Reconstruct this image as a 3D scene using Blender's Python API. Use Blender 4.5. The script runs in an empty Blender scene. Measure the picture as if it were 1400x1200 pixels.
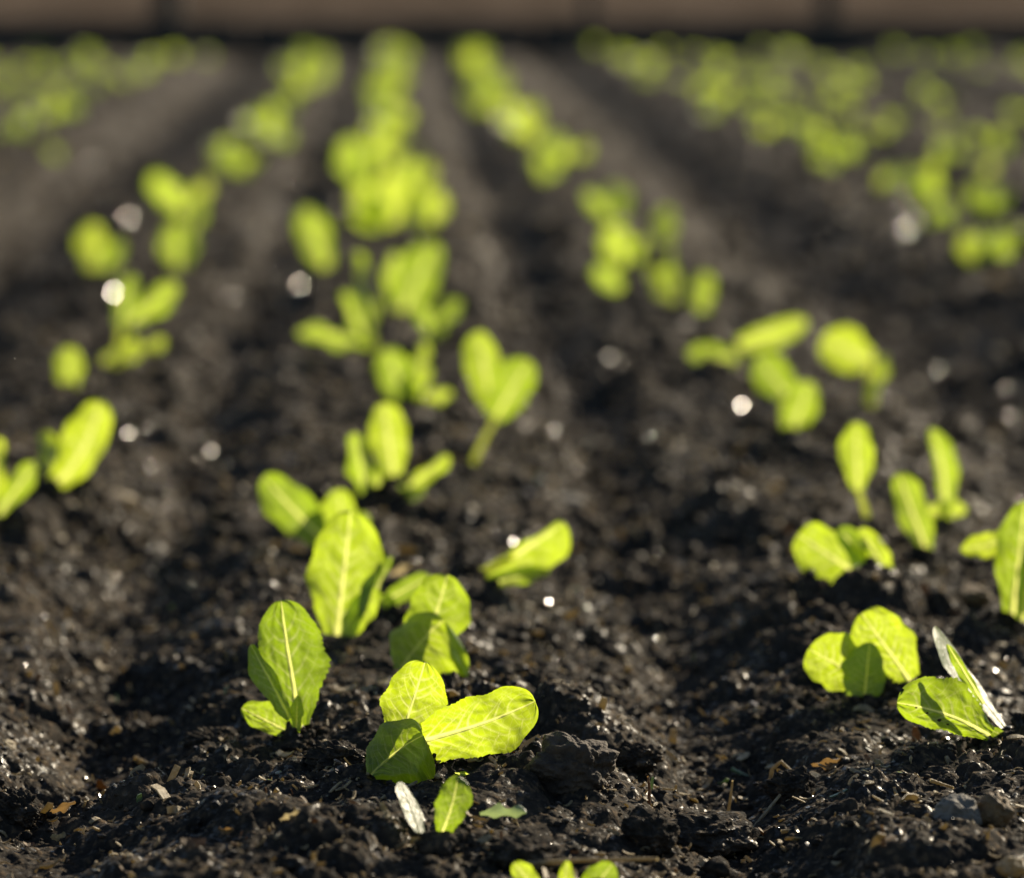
import bpy, math, random
import numpy as np
from mathutils import Vector, Matrix

rng = np.random.default_rng(7)
random.seed(7)
C = bpy.context.scene.collection

# ------------------------------------------------------------------ camera
W0, H0 = 1400.0, 1200.0
FPX = 5000.0
CAM_H = 0.43
HORIZON = -75.0
PITCH = math.atan((600 - HORIZON) / FPX)
YAW = math.atan((700 - 535) / FPX)
CAM = np.array([0.0, 0.0, CAM_H])
fw = np.array([math.sin(YAW) * math.cos(PITCH), math.cos(YAW) * math.cos(PITCH), -math.sin(PITCH)])
rt = np.array([math.cos(YAW), -math.sin(YAW), 0.0])
up = np.cross(rt, fw)
SUN_AZ, SUN_EL = math.radians(35), math.radians(25)
TOSUN = np.array([math.sin(SUN_AZ) * math.cos(SUN_EL), math.cos(SUN_AZ) * math.cos(SUN_EL), math.sin(SUN_EL)])

def ray(px, py):
    return fw + rt * (px - W0 / 2) / FPX + up * (H0 / 2 - py) / FPX

def at_depth(px, py, d):
    return CAM + ray(px, py) * d

def project(p):
    v = np.asarray(p) - CAM
    d = v @ fw
    return 700 + FPX * (v @ rt) / d, 600 - FPX * (v @ up) / d, d

# ------------------------------------------------------------------ noise
_perm = np.random.default_rng(3).permutation(4096)
_ang = np.random.default_rng(4).random(4096) * 2 * np.pi
_gx, _gy = np.cos(_ang), np.sin(_ang)
_rnd = np.random.default_rng(5).random((8, 4096))

def _h(ix, iy, s):
    return _perm[(_perm[(ix + s * 57) & 4095] + iy) & 4095]

def gnoise(x, y, s=0):
    ix = np.floor(x).astype(np.int64); iy = np.floor(y).astype(np.int64)
    fx = x - ix; fy = y - iy
    u = fx * fx * fx * (fx * (fx * 6 - 15) + 10); v = fy * fy * fy * (fy * (fy * 6 - 15) + 10)
    def g(dx, dy):
        h = _h(ix + dx, iy + dy, s)
        return _gx[h] * (fx - dx) + _gy[h] * (fy - dy)
    a = g(0, 0); b = g(1, 0); c = g(0, 1); d = g(1, 1)
    return (a + (b - a) * u) * (1 - v) + (c + (d - c) * u) * v      # about -0.7 .. 0.7

def fbm(x, y, s=0, o=3):
    r = 0; a = 1.0
    for k in range(o):
        r = r + a * gnoise(x * 2 ** k, y * 2 ** k, s + k); a *= 0.5
    return r

def domes(x, y, s, dens=0.8, flat=0.8):
    """rounded lumps, one per cell of a unit grid"""
    ix = np.floor(x).astype(np.int64); iy = np.floor(y).astype(np.int64)
    out = np.zeros_like(x)
    for dx in (-1, 0, 1):
        for dy in (-1, 0, 1):
            h = _h(ix + dx, iy + dy, s)
            cx = ix + dx + 0.15 + 0.7 * _rnd[0][h]; cy = iy + dy + 0.15 + 0.7 * _rnd[1][h]
            r = 0.35 + 0.5 * _rnd[2][h] ** 2
            an = _rnd[5][h] * np.pi; e = 0.7 + 0.6 * _rnd[6][h]
            ax = (x - cx) * np.cos(an) + (y - cy) * np.sin(an); ay = -(x - cx) * np.sin(an) + (y - cy) * np.cos(an)
            q = ((ax * e) ** 2 + (ay / e) ** 2) / (r * r)
            hh = np.where(_rnd[3][h] < dens, r * np.sqrt(np.clip(1 - q, 0, 1)) * flat * (0.5 + 0.8 * _rnd[4][h]), 0)
            out = np.maximum(out, hh)
    return out

def macro(x, y):
    x = np.asarray(x, float); y = np.asarray(y, float)
    wob = 0.022 * gnoise(y * 2.1, x * 0.7, 21) + 0.012 * gnoise(y * 6, x * 2, 22)
    c = np.round(x / 1.2) * 1.2
    xr = x - c + wob
    z = -0.030 * (1 + 0.55 * gnoise(x * 2 + 9, y * 1.3, 33)) * np.exp(-((np.abs(xr) - 0.172) / 0.050) ** 2)
    z = z - 0.068 * np.exp(-((np.abs(xr) - 0.60) / 0.125) ** 2)
    z = z + 0.016 * gnoise(x * 5, y * 4, 30)
    fade = np.clip((15.3 - y) / 0.5, 0, 1)
    return z * fade

def soil(x, y, fine=True):
    x = np.asarray(x, float); y = np.asarray(y, float)
    z = macro(x, y)
    wx = x + 0.010 * gnoise(x * 38, y * 38, 40) + 0.0035 * gnoise(x * 130, y * 130, 41)
    wy = y + 0.010 * gnoise(x * 38, y * 38, 42) + 0.0035 * gnoise(x * 130, y * 130, 43)
    rough = np.clip(0.62 + 1.1 * gnoise(x * 9, y * 7, 44), 0.12, 1.25)
    z = z + 0.0085 * gnoise(wx * 18, wy * 16, 45)
    z = z + 0.042 * 0.75 * domes(wx / 0.042, wy / 0.048, 1, 0.55, 0.55) * (0.35 + 0.65 * rough)
    z = z + 0.020 * 0.85 * domes(wx / 0.020, wy / 0.022, 2, 0.66, 0.66) * rough
    z = z + 0.0050 * (0.5 - np.abs(gnoise(wx * 55, wy * 42, 49))) * rough + 0.0022 * (0.5 - np.abs(gnoise(wx * 130, wy * 105, 50)))
    z = z + 0.0095 * 0.8 * domes(wx / 0.0095, wy / 0.0105, 3, 0.66, 0.72) * rough
    if fine:
        w2x = wx + 0.0012 * gnoise(x * 420, y * 420, 46); w2y = wy + 0.0012 * gnoise(x * 420, y * 420, 47)
        z = z + 0.0046 * 0.6 * domes(w2x / 0.0046, w2y / 0.0054, 4, 0.60, 0.75) * rough
        z = z + 0.0010 * gnoise(x * 260, y * 230, 48)
    return z - 0.0105

def z_at(x, y):
    return float(soil(np.array([x]), np.array([y]))[0])

def ground_px(px, py):
    """the point of the bed that a pixel of the photo shows"""
    z = 0.0
    for _ in range(12):
        r = ray(px, py); t = (z - CAM_H) / r[2]
        p = CAM + r * t
        z = 0.6 * float(macro(p[0], p[1])) + 0.4 * z
    return p

# ------------------------------------------------------------------ object helpers
def tag(o, label=None, cat=None, group=None, kind=None):
    if label: o['label'] = label
    if cat: o['category'] = cat
    if group: o['group'] = group
    if kind: o['kind'] = kind
    return o

def empty(name, loc, label, cat, group=None):
    o = bpy.data.objects.new(name, None); C.objects.link(o)
    o.location = [float(a) for a in loc]; o.empty_display_size = 0.01
    return tag(o, label, cat, group)

def mesh_obj(name, verts, faces, mat, parent=None, smooth=True, attrs=None):
    me = bpy.data.meshes.new(name)
    verts = np.asarray(verts, np.float32)
    if isinstance(faces, np.ndarray):
        n, k = faces.shape
        me.vertices.add(len(verts)); me.vertices.foreach_set('co', verts.ravel())
        me.loops.add(n * k); me.loops.foreach_set('vertex_index', faces.astype(np.int32).ravel())
        me.polygons.add(n)
        me.polygons.foreach_set('loop_start', np.arange(0, n * k, k, dtype=np.int32))
        me.polygons.foreach_set('loop_total', np.full(n, k, np.int32))
    else:
        me.from_pydata([tuple(map(float, v)) for v in verts], [], faces)
    me.update(calc_edges=True)
    me.polygons.foreach_set('use_smooth', np.full(len(me.polygons), smooth))
    if attrs:
        for nm, (tp, dat) in attrs.items():
            a = me.attributes.new(nm, tp, 'POINT')
            a.data.foreach_set('value' if tp == 'FLOAT' else 'vector', np.asarray(dat, np.float32).ravel())
    me.validate()
    o = bpy.data.objects.new(name, me); C.objects.link(o)
    if mat: me.materials.append(mat)
    if parent: o.parent = parent
    return o

def grid_faces(nu, nv):
    i = np.arange(nu - 1)[:, None] * nv + np.arange(nv - 1)[None, :]
    return np.stack([i, i + 1, i + nv + 1, i + nv], -1).reshape(-1, 4)

def nrm(a):
    return a / np.maximum(np.linalg.norm(a, axis=-1, keepdims=True), 1e-12)

# ------------------------------------------------------------------ materials
class NT:
    def __init__(s, name):
        s.m = bpy.data.materials.new(name); s.m.use_nodes = True
        s.t = s.m.node_tree; s.t.nodes.clear()
        s.out = s.n('ShaderNodeOutputMaterial')
    def n(s, tp, **kw):
        o = s.t.nodes.new(tp)
        for k, v in kw.items(): setattr(o, k, v)
        return o
    def l(s, a, b): s.t.links.new(a, b)
    def noise(s, vec, scale, detail=3, rough=0.55):
        o = s.n('ShaderNodeTexNoise'); o.inputs['Scale'].default_value = scale
        o.inputs['Detail'].default_value = detail; o.inputs['Roughness'].default_value = rough
        if vec is not None: s.l(vec, o.inputs['Vector'])
        return o.outputs['Fac']
    def ramp(s, fac, stops):
        o = s.n('ShaderNodeValToRGB'); e = o.color_ramp.elements
        while len(e) < len(stops): e.new(0.5)
        for k, (p, c) in enumerate(stops):
            e[k].position = p; e[k].color = (*c, 1) if len(c) == 3 else c
        s.l(fac, o.inputs['Fac']); return o.outputs['Color']
    def mix(s, fac, a, b):
        o = s.n('ShaderNodeMix', data_type='RGBA')
        for sock, v in ((o.inputs[0], fac), (o.inputs[6], a), (o.inputs[7], b)):
            if hasattr(v, 'links'): s.l(v, sock)
            elif isinstance(v, (int, float)): sock.default_value = v
            else: sock.default_value = (*v, 1)
        return o.outputs[2]
    def math(s, op, a, b=0.0, c=None):
        o = s.n('ShaderNodeMath', operation=op)
        for k, v in enumerate((a, b, c)):
            if v is None: continue
            if hasattr(v, 'links'): s.l(v, o.inputs[k])
            else: o.inputs[k].default_value = v
        return o.outputs[0]
    def bump(s, h, dist, strength=1.0, normal=None):
        o = s.n('ShaderNodeBump'); o.inputs['Distance'].default_value = dist; o.inputs['Strength'].default_value = strength
        s.l(h, o.inputs['Height'])
        if normal is not None: s.l(normal, o.inputs['Normal'])
        return o.outputs['Normal']

def pos_vec(t):
    return t.n('ShaderNodeTexCoord').outputs['Object']

def mat_soil(name='moist_soil', dark=1.0):
    t = NT(name); p = pos_vec(t)
    a = t.noise(p, 14, 4); b = t.noise(p, 220, 3); c = t.noise(p, 900, 2)
    col = t.ramp(a, [(0.32, (0.018, 0.0168, 0.0152)), (0.55, (0.041, 0.0350, 0.0285)), (0.74, (0.092, 0.073, 0.053))])
    col2 = t.ramp(b, [(0.40, (0.013, 0.0125, 0.0118)), (0.55, (0.042, 0.0350, 0.0270)), (0.69, (0.17, 0.115, 0.064))])
    col = t.mix(0.5, col, col2)
    s = t.n('ShaderNodeBsdfPrincipled'); t.l(col, s.inputs['Base Color'])
    w = t.noise(p, 240, 3, 0.6); w2 = t.noise(p, 30, 2)
    wet = t.math('MULTIPLY_ADD', w2, 0.5, w)                 # damp, shiny specks among dull crumbs
    t.l(t.ramp(wet, [(0.82, (0.85,) * 3), (0.96, (0.33,) * 3)]), s.inputs['Roughness'])
    t.l(t.ramp(wet, [(0.82, (0.03,) * 3), (0.96, (0.42,) * 3)]), s.inputs['Specular IOR Level'])
    n1 = t.bump(b, 0.0022, 0.9); n2 = t.bump(c, 0.0005, 0.7, n1)
    t.l(n2, s.inputs['Normal']); t.l(s.outputs[0], t.out.inputs[0])
    return t.m

def mat_leaf():
    t = NT('lettuce_leaf')
    at = t.n('ShaderNodeAttribute', attribute_name='vein'); vein = at.outputs['Fac']
    uv = t.n('ShaderNodeAttribute', attribute_name='leafpos').outputs['Vector']
    oi = t.n('ShaderNodeObjectInfo').outputs['Random']
    vo = t.n('ShaderNodeTexVoronoi', feature='DISTANCE_TO_EDGE'); vo.inputs['Scale'].default_value = 260
    t.l(uv, vo.inputs['Vector'])
    net = t.ramp(vo.outputs['Distance'], [(0.0, (1, 1, 1)), (0.10, (0, 0, 0))])
    v = t.math('MULTIPLY_ADD', net, 0.15, vein)
    nz = t.noise(uv, 60, 3)
    tr = t.mix(v, (0.44, 0.61, 0.014), (0.98, 1.0, 0.42))
    tr = t.mix(t.math('MULTIPLY', nz, 0.5), tr, (0.35, 0.53, 0.012))
    rf = t.mix(v, (0.060, 0.150, 0.030), (0.24, 0.34, 0.16))
    hs = t.n('ShaderNodeHueSaturation'); t.l(tr, hs.inputs['Color'])
    t.l(t.math('MULTIPLY_ADD', oi, -0.02, 0.508), hs.inputs['Hue'])
    t.l(t.math('MULTIPLY_ADD', oi, 0.52, 0.58), hs.inputs['Value'])
    n1 = t.bump(t.math('SUBTRACT', nz, t.math('MULTIPLY', v, 0.5)), 0.0016, 0.35)
    pr = t.n('ShaderNodeBsdfPrincipled'); t.l(rf, pr.inputs['Base Color'])
    pr.inputs['Roughness'].default_value = 0.36; pr.inputs['Specular IOR Level'].default_value = 0.9
    t.l(n1, pr.inputs['Normal'])
    tl = t.n('ShaderNodeBsdfTranslucent'); t.l(hs.outputs[0], tl.inputs['Color']); t.l(n1, tl.inputs['Normal'])
    mx = t.n('ShaderNodeMixShader'); mx.inputs[0].default_value = 0.66
    t.l(pr.outputs[0], mx.inputs[1]); t.l(tl.outputs[0], mx.inputs[2]); t.l(mx.outputs[0], t.out.inputs[0])
    return t.m

def mat_simple(name, stops, rough=0.6, scale=120, trans=0.0, tcol=None, bump=0.0008, spec=0.4, stretch=None):
    t = NT(name); p = pos_vec(t)
    if stretch:
        mp = t.n('ShaderNodeMapping'); mp.inputs['Scale'].default_value = stretch; t.l(p, mp.inputs['Vector']); p = mp.outputs[0]
    nz = t.noise(p, scale, 4); col = t.ramp(nz, stops)
    pr = t.n('ShaderNodeBsdfPrincipled'); t.l(col, pr.inputs['Base Color'])
    pr.inputs['Roughness'].default_value = rough; pr.inputs['Specular IOR Level'].default_value = spec
    if bump:
        t.l(t.bump(t.noise(p, scale * 3, 3), bump, 0.8), pr.inputs['Normal'])
    last = pr.outputs[0]
    if trans:
        tl = t.n('ShaderNodeBsdfTranslucent')
        if tcol: tl.inputs['Color'].default_value = (*tcol, 1)
        else: t.l(col, tl.inputs['Color'])
        mx = t.n('ShaderNodeMixShader'); mx.inputs[0].default_value = trans
        t.l(last, mx.inputs[1]); t.l(tl.outputs[0], mx.inputs[2]); last = mx.outputs[0]
    t.l(last, t.out.inputs[0]); return t.m

M_SOIL = mat_soil()
M_LEAF = mat_leaf()
M_RIB = mat_simple('leaf_midrib', [(0.3, (0.30, 0.40, 0.20)), (0.7, (0.40, 0.48, 0.28))], 0.36, 90, 0.66, (0.92, 0.96, 0.26), 0)
M_STRAW = mat_simple('dry_straw', [(0.25, (0.13, 0.098, 0.055)), (0.5, (0.33, 0.262, 0.150)), (0.75, (0.56, 0.48, 0.32))], 0.5, 420, 0.35, (0.58, 0.47, 0.24))
M_CHIP = mat_simple('brown_chip', [(0.25, (0.06, 0.036, 0.018)), (0.5, (0.15, 0.092, 0.045)), (0.75, (0.30, 0.20, 0.10))], 0.65, 420, 0.25, (0.40, 0.24, 0.08))
M_CLODB = mat_simple('brown_clod', [(0.3, (0.024, 0.018, 0.013)), (0.55, (0.060, 0.044, 0.030)), (0.75, (0.11, 0.080, 0.050))], 0.85, 160, 0, None, 0.002)
M_CLODG = mat_simple('grey_lump', [(0.3, (0.09, 0.083, 0.072)), (0.58, (0.18, 0.165, 0.14)), (0.70, (0.02, 0.018, 0.015))], 0.8, 190, 0, None, 0.0015)
M_TANL = mat_simple('tan_lump', [(0.3, (0.05, 0.033, 0.016)), (0.7, (0.20, 0.13, 0.06))], 0.75, 190, 0, None, 0.0015)
M_PEB = mat_simple('glint_pebble', [(0.3, (0.05, 0.04, 0.03)), (0.7, (0.12, 0.095, 0.07))], 0.21, 150, 0, None, 0, 0.5)
M_LIMP = mat_simple('wilted_leaf', [(0.3, (0.12, 0.18, 0.10)), (0.7, (0.24, 0.32, 0.20))], 0.36, 150, 0.3, (0.42, 0.55, 0.2), 0.0008, 0.6)

# ------------------------------------------------------------------ field soil
def build_field():
    bands = [  # x0 x1 y0 y1 dx dy fine zoff
        (-0.42, 0.58, 1.42, 2.62, 0.00125, 0.0020, True, 0),
        (-1.9, -0.405, 1.30, 2.75, 0.006, 0.006, False, -0.0005), (0.565, 2.1, 1.30, 2.75, 0.006, 0.006, False, -0.0005),
        (-0.43, 0.59, 0.90, 1.43, 0.004, 0.004, False, -0.0005),
        (-0.75, 0.98, 2.61, 4.6, 0.0030, 0.0050, True, -0.0006),
        (-2.2, -0.74, 2.74, 4.6, 0.010, 0.012, False, -0.001), (0.97, 2.4, 2.74, 4.6, 0.010, 0.012, False, -0.001),
        (-1.5, 2.0, 4.58, 8.5, 0.0075, 0.013, False, -0.001),
        (-4.5, -1.48, 4.58, 8.5, 0.03, 0.03, False, -0.002), (1.98, 4.8, 4.58, 8.5, 0.03, 0.03, False, -0.002),
        (-5, 6, 8.46, 15.34, 0.018, 0.036, False, -0.002),
    ]
    V = []; Fc = []; off = 0
    for x0, x1, y0, y1, dx, dy, fine, zo in bands:
        nx = int((x1 - x0) / dx) + 1; ny = int((y1 - y0) / dy) + 1
        X, Y = np.meshgrid(np.linspace(x0, x1, nx), np.linspace(y0, y1, ny), indexing='ij')
        xf = X.ravel(); yf = Y.ravel()
        Z = soil(xf, yf, fine) + zo
        if fine and dx < 0.002:   # lumps overhang a little: push points sideways too
            hx = 0.0016 * gnoise(xf * 190, yf * 190, 60); hy = 0.0016 * gnoise(xf * 190, yf * 190, 61)
            xf = xf + hx; yf = yf + hy
        V.append(np.stack([xf, yf, Z], -1)); Fc.append(grid_faces(nx, ny)[:, ::-1] + off); off += nx * ny
    # the wide sheet the field lies on
    a = 80; z = -0.13
    xs = np.linspace(-a, a, 33); ys = np.linspace(-20, 120, 29)
    X, Y = np.meshgrid(xs, ys, indexing='ij')
    Z = np.full_like(X, z)
    V.append(np.stack([X.ravel(), Y.ravel(), Z.ravel()], -1)); Fc.append(grid_faces(33, 29)[:, ::-1] + off)
    o = mesh_obj('field_soil', np.concatenate(V), np.concatenate(Fc), M_SOIL)
    tag(o, kind='structure')
build_field()

# ------------------------------------------------------------------ lumps
def ico(sub):
    import bmesh
    bm = bmesh.new(); bmesh.ops.create_icosphere(bm, subdivisions=sub, radius=1)
    v = np.array([x.co[:] for x in bm.verts]); f = np.array([[a.index for a in x.verts] for x in bm.faces]); bm.free()
    return v, f
ICO1, ICO2, ICO4, ICO5 = ico(2), ico(3), ico(5), ico(6)

def lumpy(base, seed, amp=0.25, freq=1.3, fine=0.0):
    v = base.copy()
    n = gnoise(v[:, 0] * freq + seed * 3.1, v[:, 1] * freq + v[:, 2] * 1.7 + seed, 70) + gnoise(v[:, 2] * freq - seed, v[:, 0] * freq * 1.1 + v[:, 1], 71)
    n = n + 0.5 * (gnoise(v[:, 0] * freq * 2.6 + seed, v[:, 2] * freq * 2.6 + v[:, 1] * 2, 72))
    r = 1 + amp * n
    if fine:
        r = r + fine * (gnoise(v[:, 0] * 7 + v[:, 1] * 3, v[:, 2] * 7 + seed, 73) + 0.5 * gnoise(v[:, 0] * 15 + v[:, 1] * 8, v[:, 2] * 15 + v[:, 1] * 5, 74)
                    + 0.9 * domes(v[:, 0] * 4 + v[:, 1] * 2.3, v[:, 2] * 4 - v[:, 1] * 1.7, 75))
    return v * r[:, None]

def scatter_lumps(name, specs, label_kind, mat, nvar=14):
    var = [lumpy(ICO1[0], s * 1.7, 0.42, 1.2) for s in range(nvar)]
    V = []; Fc = []; off = 0
    for (x, y, z, r) in specs:
        b = var[random.randrange(nvar)]
        a = random.random() * 6.28; ca, sa = math.cos(a), math.sin(a)
        sx, sy, sz = r * random.uniform(.8, 1.35), r * random.uniform(.8, 1.3), r * random.uniform(.6, 1.0)
        q = b * (sx, sy, sz)
        q = np.stack([q[:, 0] * ca - q[:, 1] * sa, q[:, 0] * sa + q[:, 1] * ca, q[:, 2]], -1)
        V.append(q + (x, y, z)); Fc.append(ICO1[1] + off); off += len(b)
    o = mesh_obj(name, np.concatenate(V), np.concatenate(Fc), mat)
    tag(o, kind='stuff'); return o

def crumbs():
    sp = []
    n = 21000
    x = rng.uniform(-0.40, 0.56, n); y = rng.uniform(1.45, 2.62, n)
    d = np.clip(0.62 + 1.1 * gnoise(x * 9, y * 7, 44) + 0.5 * gnoise(x * 25, y * 25, 77) - .12, 0.06, 1)
    k = rng.random(n) < d; x, y = x[k], y[k]
    r = np.clip(0.00095 * np.exp(rng.normal(0, 0.55, len(x))), 0.0005, 0.0055)
    z = soil(x, y)
    sp += [(a, b, c + 0.25 * e, e) for a, b, c, e in zip(x, y, z, r)]
    n = 12000
    x = rng.uniform(-0.75, 0.98, n); y = 2.62 + 2.6 * rng.random(n) ** 1.3
    r = np.clip(0.0024 * np.exp(rng.normal(0, 0.5, n)), 0.001, 0.009)
    z = soil(x, y)
    sp += [(a, b, c + 0.25 * e, e) for a, b, c, e in zip(x, y, z, r)]
    n = 3000
    x = rng.uniform(-1.6, 2.0, n); y = 4.6 + 7 * rng.random(n) ** 1.3
    r = np.clip(0.006 * np.exp(rng.normal(0, 0.45, n)), 0.003, 0.018)
    z = soil(x, y, False)
    sp += [(a, b, c + 0.2 * e, e) for a, b, c, e in zip(x, y, z, r)]
    for (gx, gy) in STEMS:
        n = 150; a = rng.uniform(0, 6.28, n); q = np.abs(rng.normal(0, .011, n)) + .002
        x = gx + q * np.cos(a); y = gy + q * np.sin(a) * 1.3; r = np.clip(0.0016 * np.exp(rng.normal(0, .5, n)), .0007, .005)
        z = soil(x, y) + 0.004 * np.exp(-(q / .012) ** 2)
        sp += [(a_, b_, c_, e_) for a_, b_, c_, e_ in zip(x, y, z, r)]
    scatter_lumps('soil_crumbs', sp, 'stuff', M_SOIL)

def debris(name, n, box, size, mat, seed):
    r = np.random.default_rng(seed); V = []; Fc = []; off = 0
    x = r.uniform(box[0], box[1], n); y = box[2] + (box[3] - box[2]) * r.random(n) ** 1.2; z = soil(x, y)
    cube = np.array([[a, b, c] for a in (-1, -.2, .5, 1) for b in (-1, 1) for c in (-1, 1)], float)
    fs = []
    for k in range(3):
        i = k * 4; j = i + 4
        fs += [[i, i + 1, j + 1, j], [i + 2, j + 2, j + 3, i + 3], [i, j, j + 2, i + 2], [i + 1, i + 3, j + 3, j + 1]]
    fs += [[0, 2, 3, 1], [12, 13, 15, 14]]; fs = np.array(fs)
    for i in range(n):
        L = size * math.exp(r.normal(0, 0.5)); Wd = L * r.uniform(.12, .5)
        q = cube * (L, Wd, 0.00025 + 0.05 * Wd)
        q[:, 2] += L * r.uniform(-.5, .5) * (cube[:, 0] ** 2)
        q[:, 1] *= 1 - 0.6 * np.abs(cube[:, 0]) ** 2 * r.random()
        R = np.array(Matrix.Rotation(r.uniform(0, 6.28), 3, 'Z') @ Matrix.Rotation(r.normal(0, .55), 3, 'Y') @ Matrix.Rotation(r.normal(0, .6), 3, 'X'))
        V.append(q @ R.T + (x[i], y[i], z[i] + 0.0018)); Fc.append(fs + off); off += 16
    tag(mesh_obj(name, np.concatenate(V), np.concatenate(Fc), mat, smooth=False), kind='stuff')
debris('straw_bits', 6500, (-0.42, 0.58, 1.45, 3.3), 0.0023, M_STRAW, 11)
debris('bark_bits', 2600, (-0.7, 0.95, 1.45, 4.8), 0.0022, M_CHIP, 12)
debris('chaff_bits', 3000, (-1.2, 1.5, 2.8, 7.5), 0.0042, M_STRAW, 14)
debris('weed_bits', 60, (-0.42, 0.58, 1.5, 3.0), 0.0024, M_LIMP, 13)

# ------------------------------------------------------------------ leaves
class Frame:
    """where a leaf's flat coordinates live: origin, right, up, towards the viewer, metres per unit"""
    def __init__(s, o, r, u, t, k): s.o, s.r, s.u, s.t, s.k = map(lambda a: np.asarray(a, float), (o, r, u, t, k))

def leaf_parts(fr, b, t, wl, wr, dz=0.0, arch=0.0, tipc=0.0, curve=0.0, roll=0.0, cup=0.12, um=0.6, p0=0.3, pk=1.2,
               ruf=0.032, teeth=0.03, nu=40, nv=25, seed=0, rib=1.0, fold=0.0, shape=2.0, with_rib=True, face=None, blis=1.0, hem=0.0):
    b = np.array(b, float); t = np.array(t, float); D = t - b; Ln = np.linalg.norm(D)
    rs = np.random.default_rng(seed + 100)
    u = np.sin(np.linspace(0, 1, nu) ** 0.92 * np.pi / 2) ; u = 0.5 * u + 0.5 * np.linspace(0, 1, nu)
    v = np.linspace(-1, 1, nv)
    left0 = np.array([D[1], -D[0]]) / Ln
    if face is not None:      # the side it turns to, as (right, up, towards the viewer); the lean follows from it
        fN = nrm(np.array(face, float)); dz = dz - (fN[0] * D[0] - fN[1] * D[1]) / fN[2] * fr.k
    bow = 4 * u * (1 - u)
    c2 = b + D * u[:, None] - left0 * (curve * bow)[:, None]
    toward = dz * u + arch * bow + tipc * u ** 3
    cen = fr.o + fr.k * (c2[:, :1] * fr.r - c2[:, 1:] * fr.u) + toward[:, None] * fr.t
    T2 = np.gradient(c2, u, axis=0); T2 = nrm(T2)
    l2 = np.stack([T2[:, 1], -T2[:, 0]], -1)
    T3 = nrm(np.gradient(cen, u, axis=0))
    ro = math.radians(roll)
    Lv = (l2[:, :1] * fr.r - l2[:, 1:] * fr.u) * math.cos(ro) + fr.t * math.sin(ro)
    if face is not None:
        L0 = nrm(np.cross(fN[0] * fr.r + fN[1] * fr.u + fN[2] * fr.t, T3))
        Lv = L0 * np.sign((L0 * Lv).sum(-1, keepdims=True))
    Lv = nrm(Lv - T3 * (Lv * T3).sum(-1, keepdims=True))
    N = nrm(np.cross(T3, Lv)); sg = np.sign((N * fr.t).sum(-1, keepdims=True)); N = N * np.where(sg == 0, 1, sg)
    lo = p0 + (1 - p0) * np.sin(np.clip(u / um, 0, 1) * np.pi / 2) ** pk
    hi = np.clip(1 - (np.clip((u - um) / (1 - um), 0, 1)) ** shape, 0, 1) ** (1 / shape)
    prof = np.where(u < um, lo, hi)
    rad = rib * Ln / 150 * 2.7 * (1 - u) ** 0.8 + 0.15 * Ln / 150 * 2.7
    wmin = np.maximum(np.minimum(wl, wr) * prof, 1e-6)
    sd = np.sign(np.arange(nv) - nv // 2)[None, :]
    vr = np.clip(rad[:, None] / np.maximum(np.where(sd < 0, wr, wl) * prof[:, None], 1e-6), 0.02, 0.72)
    nc = max(1, nv // 14); ic = nv // 2                       # columns of the midrib each side of the middle
    j = np.abs(np.arange(nv) - ic)[None, :]
    Vv = np.where(j <= nc, vr * j / nc, vr + (1 - vr) * (j - nc) / (ic - nc)) * np.sign(np.arange(nv) - ic)[None, :]
    U = np.repeat(u[:, None], nv, 1)
    wside = np.where(Vv < 0, wr, wl)
    saw = ((U * 17 + rs.random() + 0.35 * np.sin(U * 23 + rs.random() * 6) + np.where(Vv > 0, 0.5, 0)) % 1.0)
    tooth = 1.6 * teeth * (0.9 - saw * 1.2) * np.clip(1.25 - U * 1.2, 0, 1) * np.clip(U * 6, 0, 1) * np.abs(Vv) ** 6
    irr = 1 + 0.07 * np.sin(U * 9 + rs.random() * 6) * np.sign(Vv) + 0.045 * np.sin(U * 21 + rs.random() * 6 + 1.9 * np.sign(Vv))
    wid = wside * prof[:, None] * irr * (1 + tooth) * fr.k
    # veins
    mask = np.zeros_like(U); av = np.abs(Vv)
    for k in range(7):
        for side in (-1, 1):
            u0 = 0.02 + 0.125 * k + rs.uniform(-.03, .03)
            a1 = rs.uniform(.08, .20); a2 = rs.uniform(.14, .36)
            path = u0 + a1 * av + a2 * av ** 2 + 0.008 * np.sin(av * 9 + k * 2.1 + seed)
            wv = 0.0105 * (1.15 - 0.7 * av)
            m = np.exp(-((U - path) / wv) ** 2) * np.clip(1.25 - av * 1.25, 0, 1) * (0.85 - 0.05 * k)
            path2 = u0 + a1 * .45 + a2 * .2 - (0.10 + .1 * a1) * (av - .45) / .45 + 0.010 * np.sin(av * 12 + k)
            m2 = np.exp(-((U - path2) / 0.0065) ** 2) * (av > .42) * np.clip(1.6 - av * 1.6, 0, 1) * 0.6
            mask = np.maximum(mask, np.where(Vv * side > 0, np.maximum(m, m2), 0))
    jr = np.clip(j / nc, 0, 1)
    mr = np.clip(1.5 - 0.9 * av / vr, 0, 1) * 0.6
    mask = np.maximum(mask, mr)
    body = cup * av ** 2 * wid + fold * av * wid - hem * wid * np.clip((np.where(Vv < 0, av, 0) - .72 - .06 * np.sin(U * 13)) / .28, 0, 1) ** 1.5
    wave = ruf * Ln * fr.k * np.sin(U * (11 + 5 * rs.random()) + rs.random() * 6 + np.where(Vv > 0, 2, 0)) * av ** 3 * np.clip(U * 3, 0, 1)
    blis = blis * 0.020 * Ln * fr.k * (gnoise(U * 6 + seed, Vv * 2.6 + seed * 1.3, 90) + 0.5 * gnoise(U * 13 + seed, Vv * 5, 91)) - 0.006 * Ln * fr.k * mask * (1 - mr)
    ridge = -0.8 * rad[:, None] * fr.k * np.sqrt(np.clip(1 - jr ** 2, 0, 1))
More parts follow.
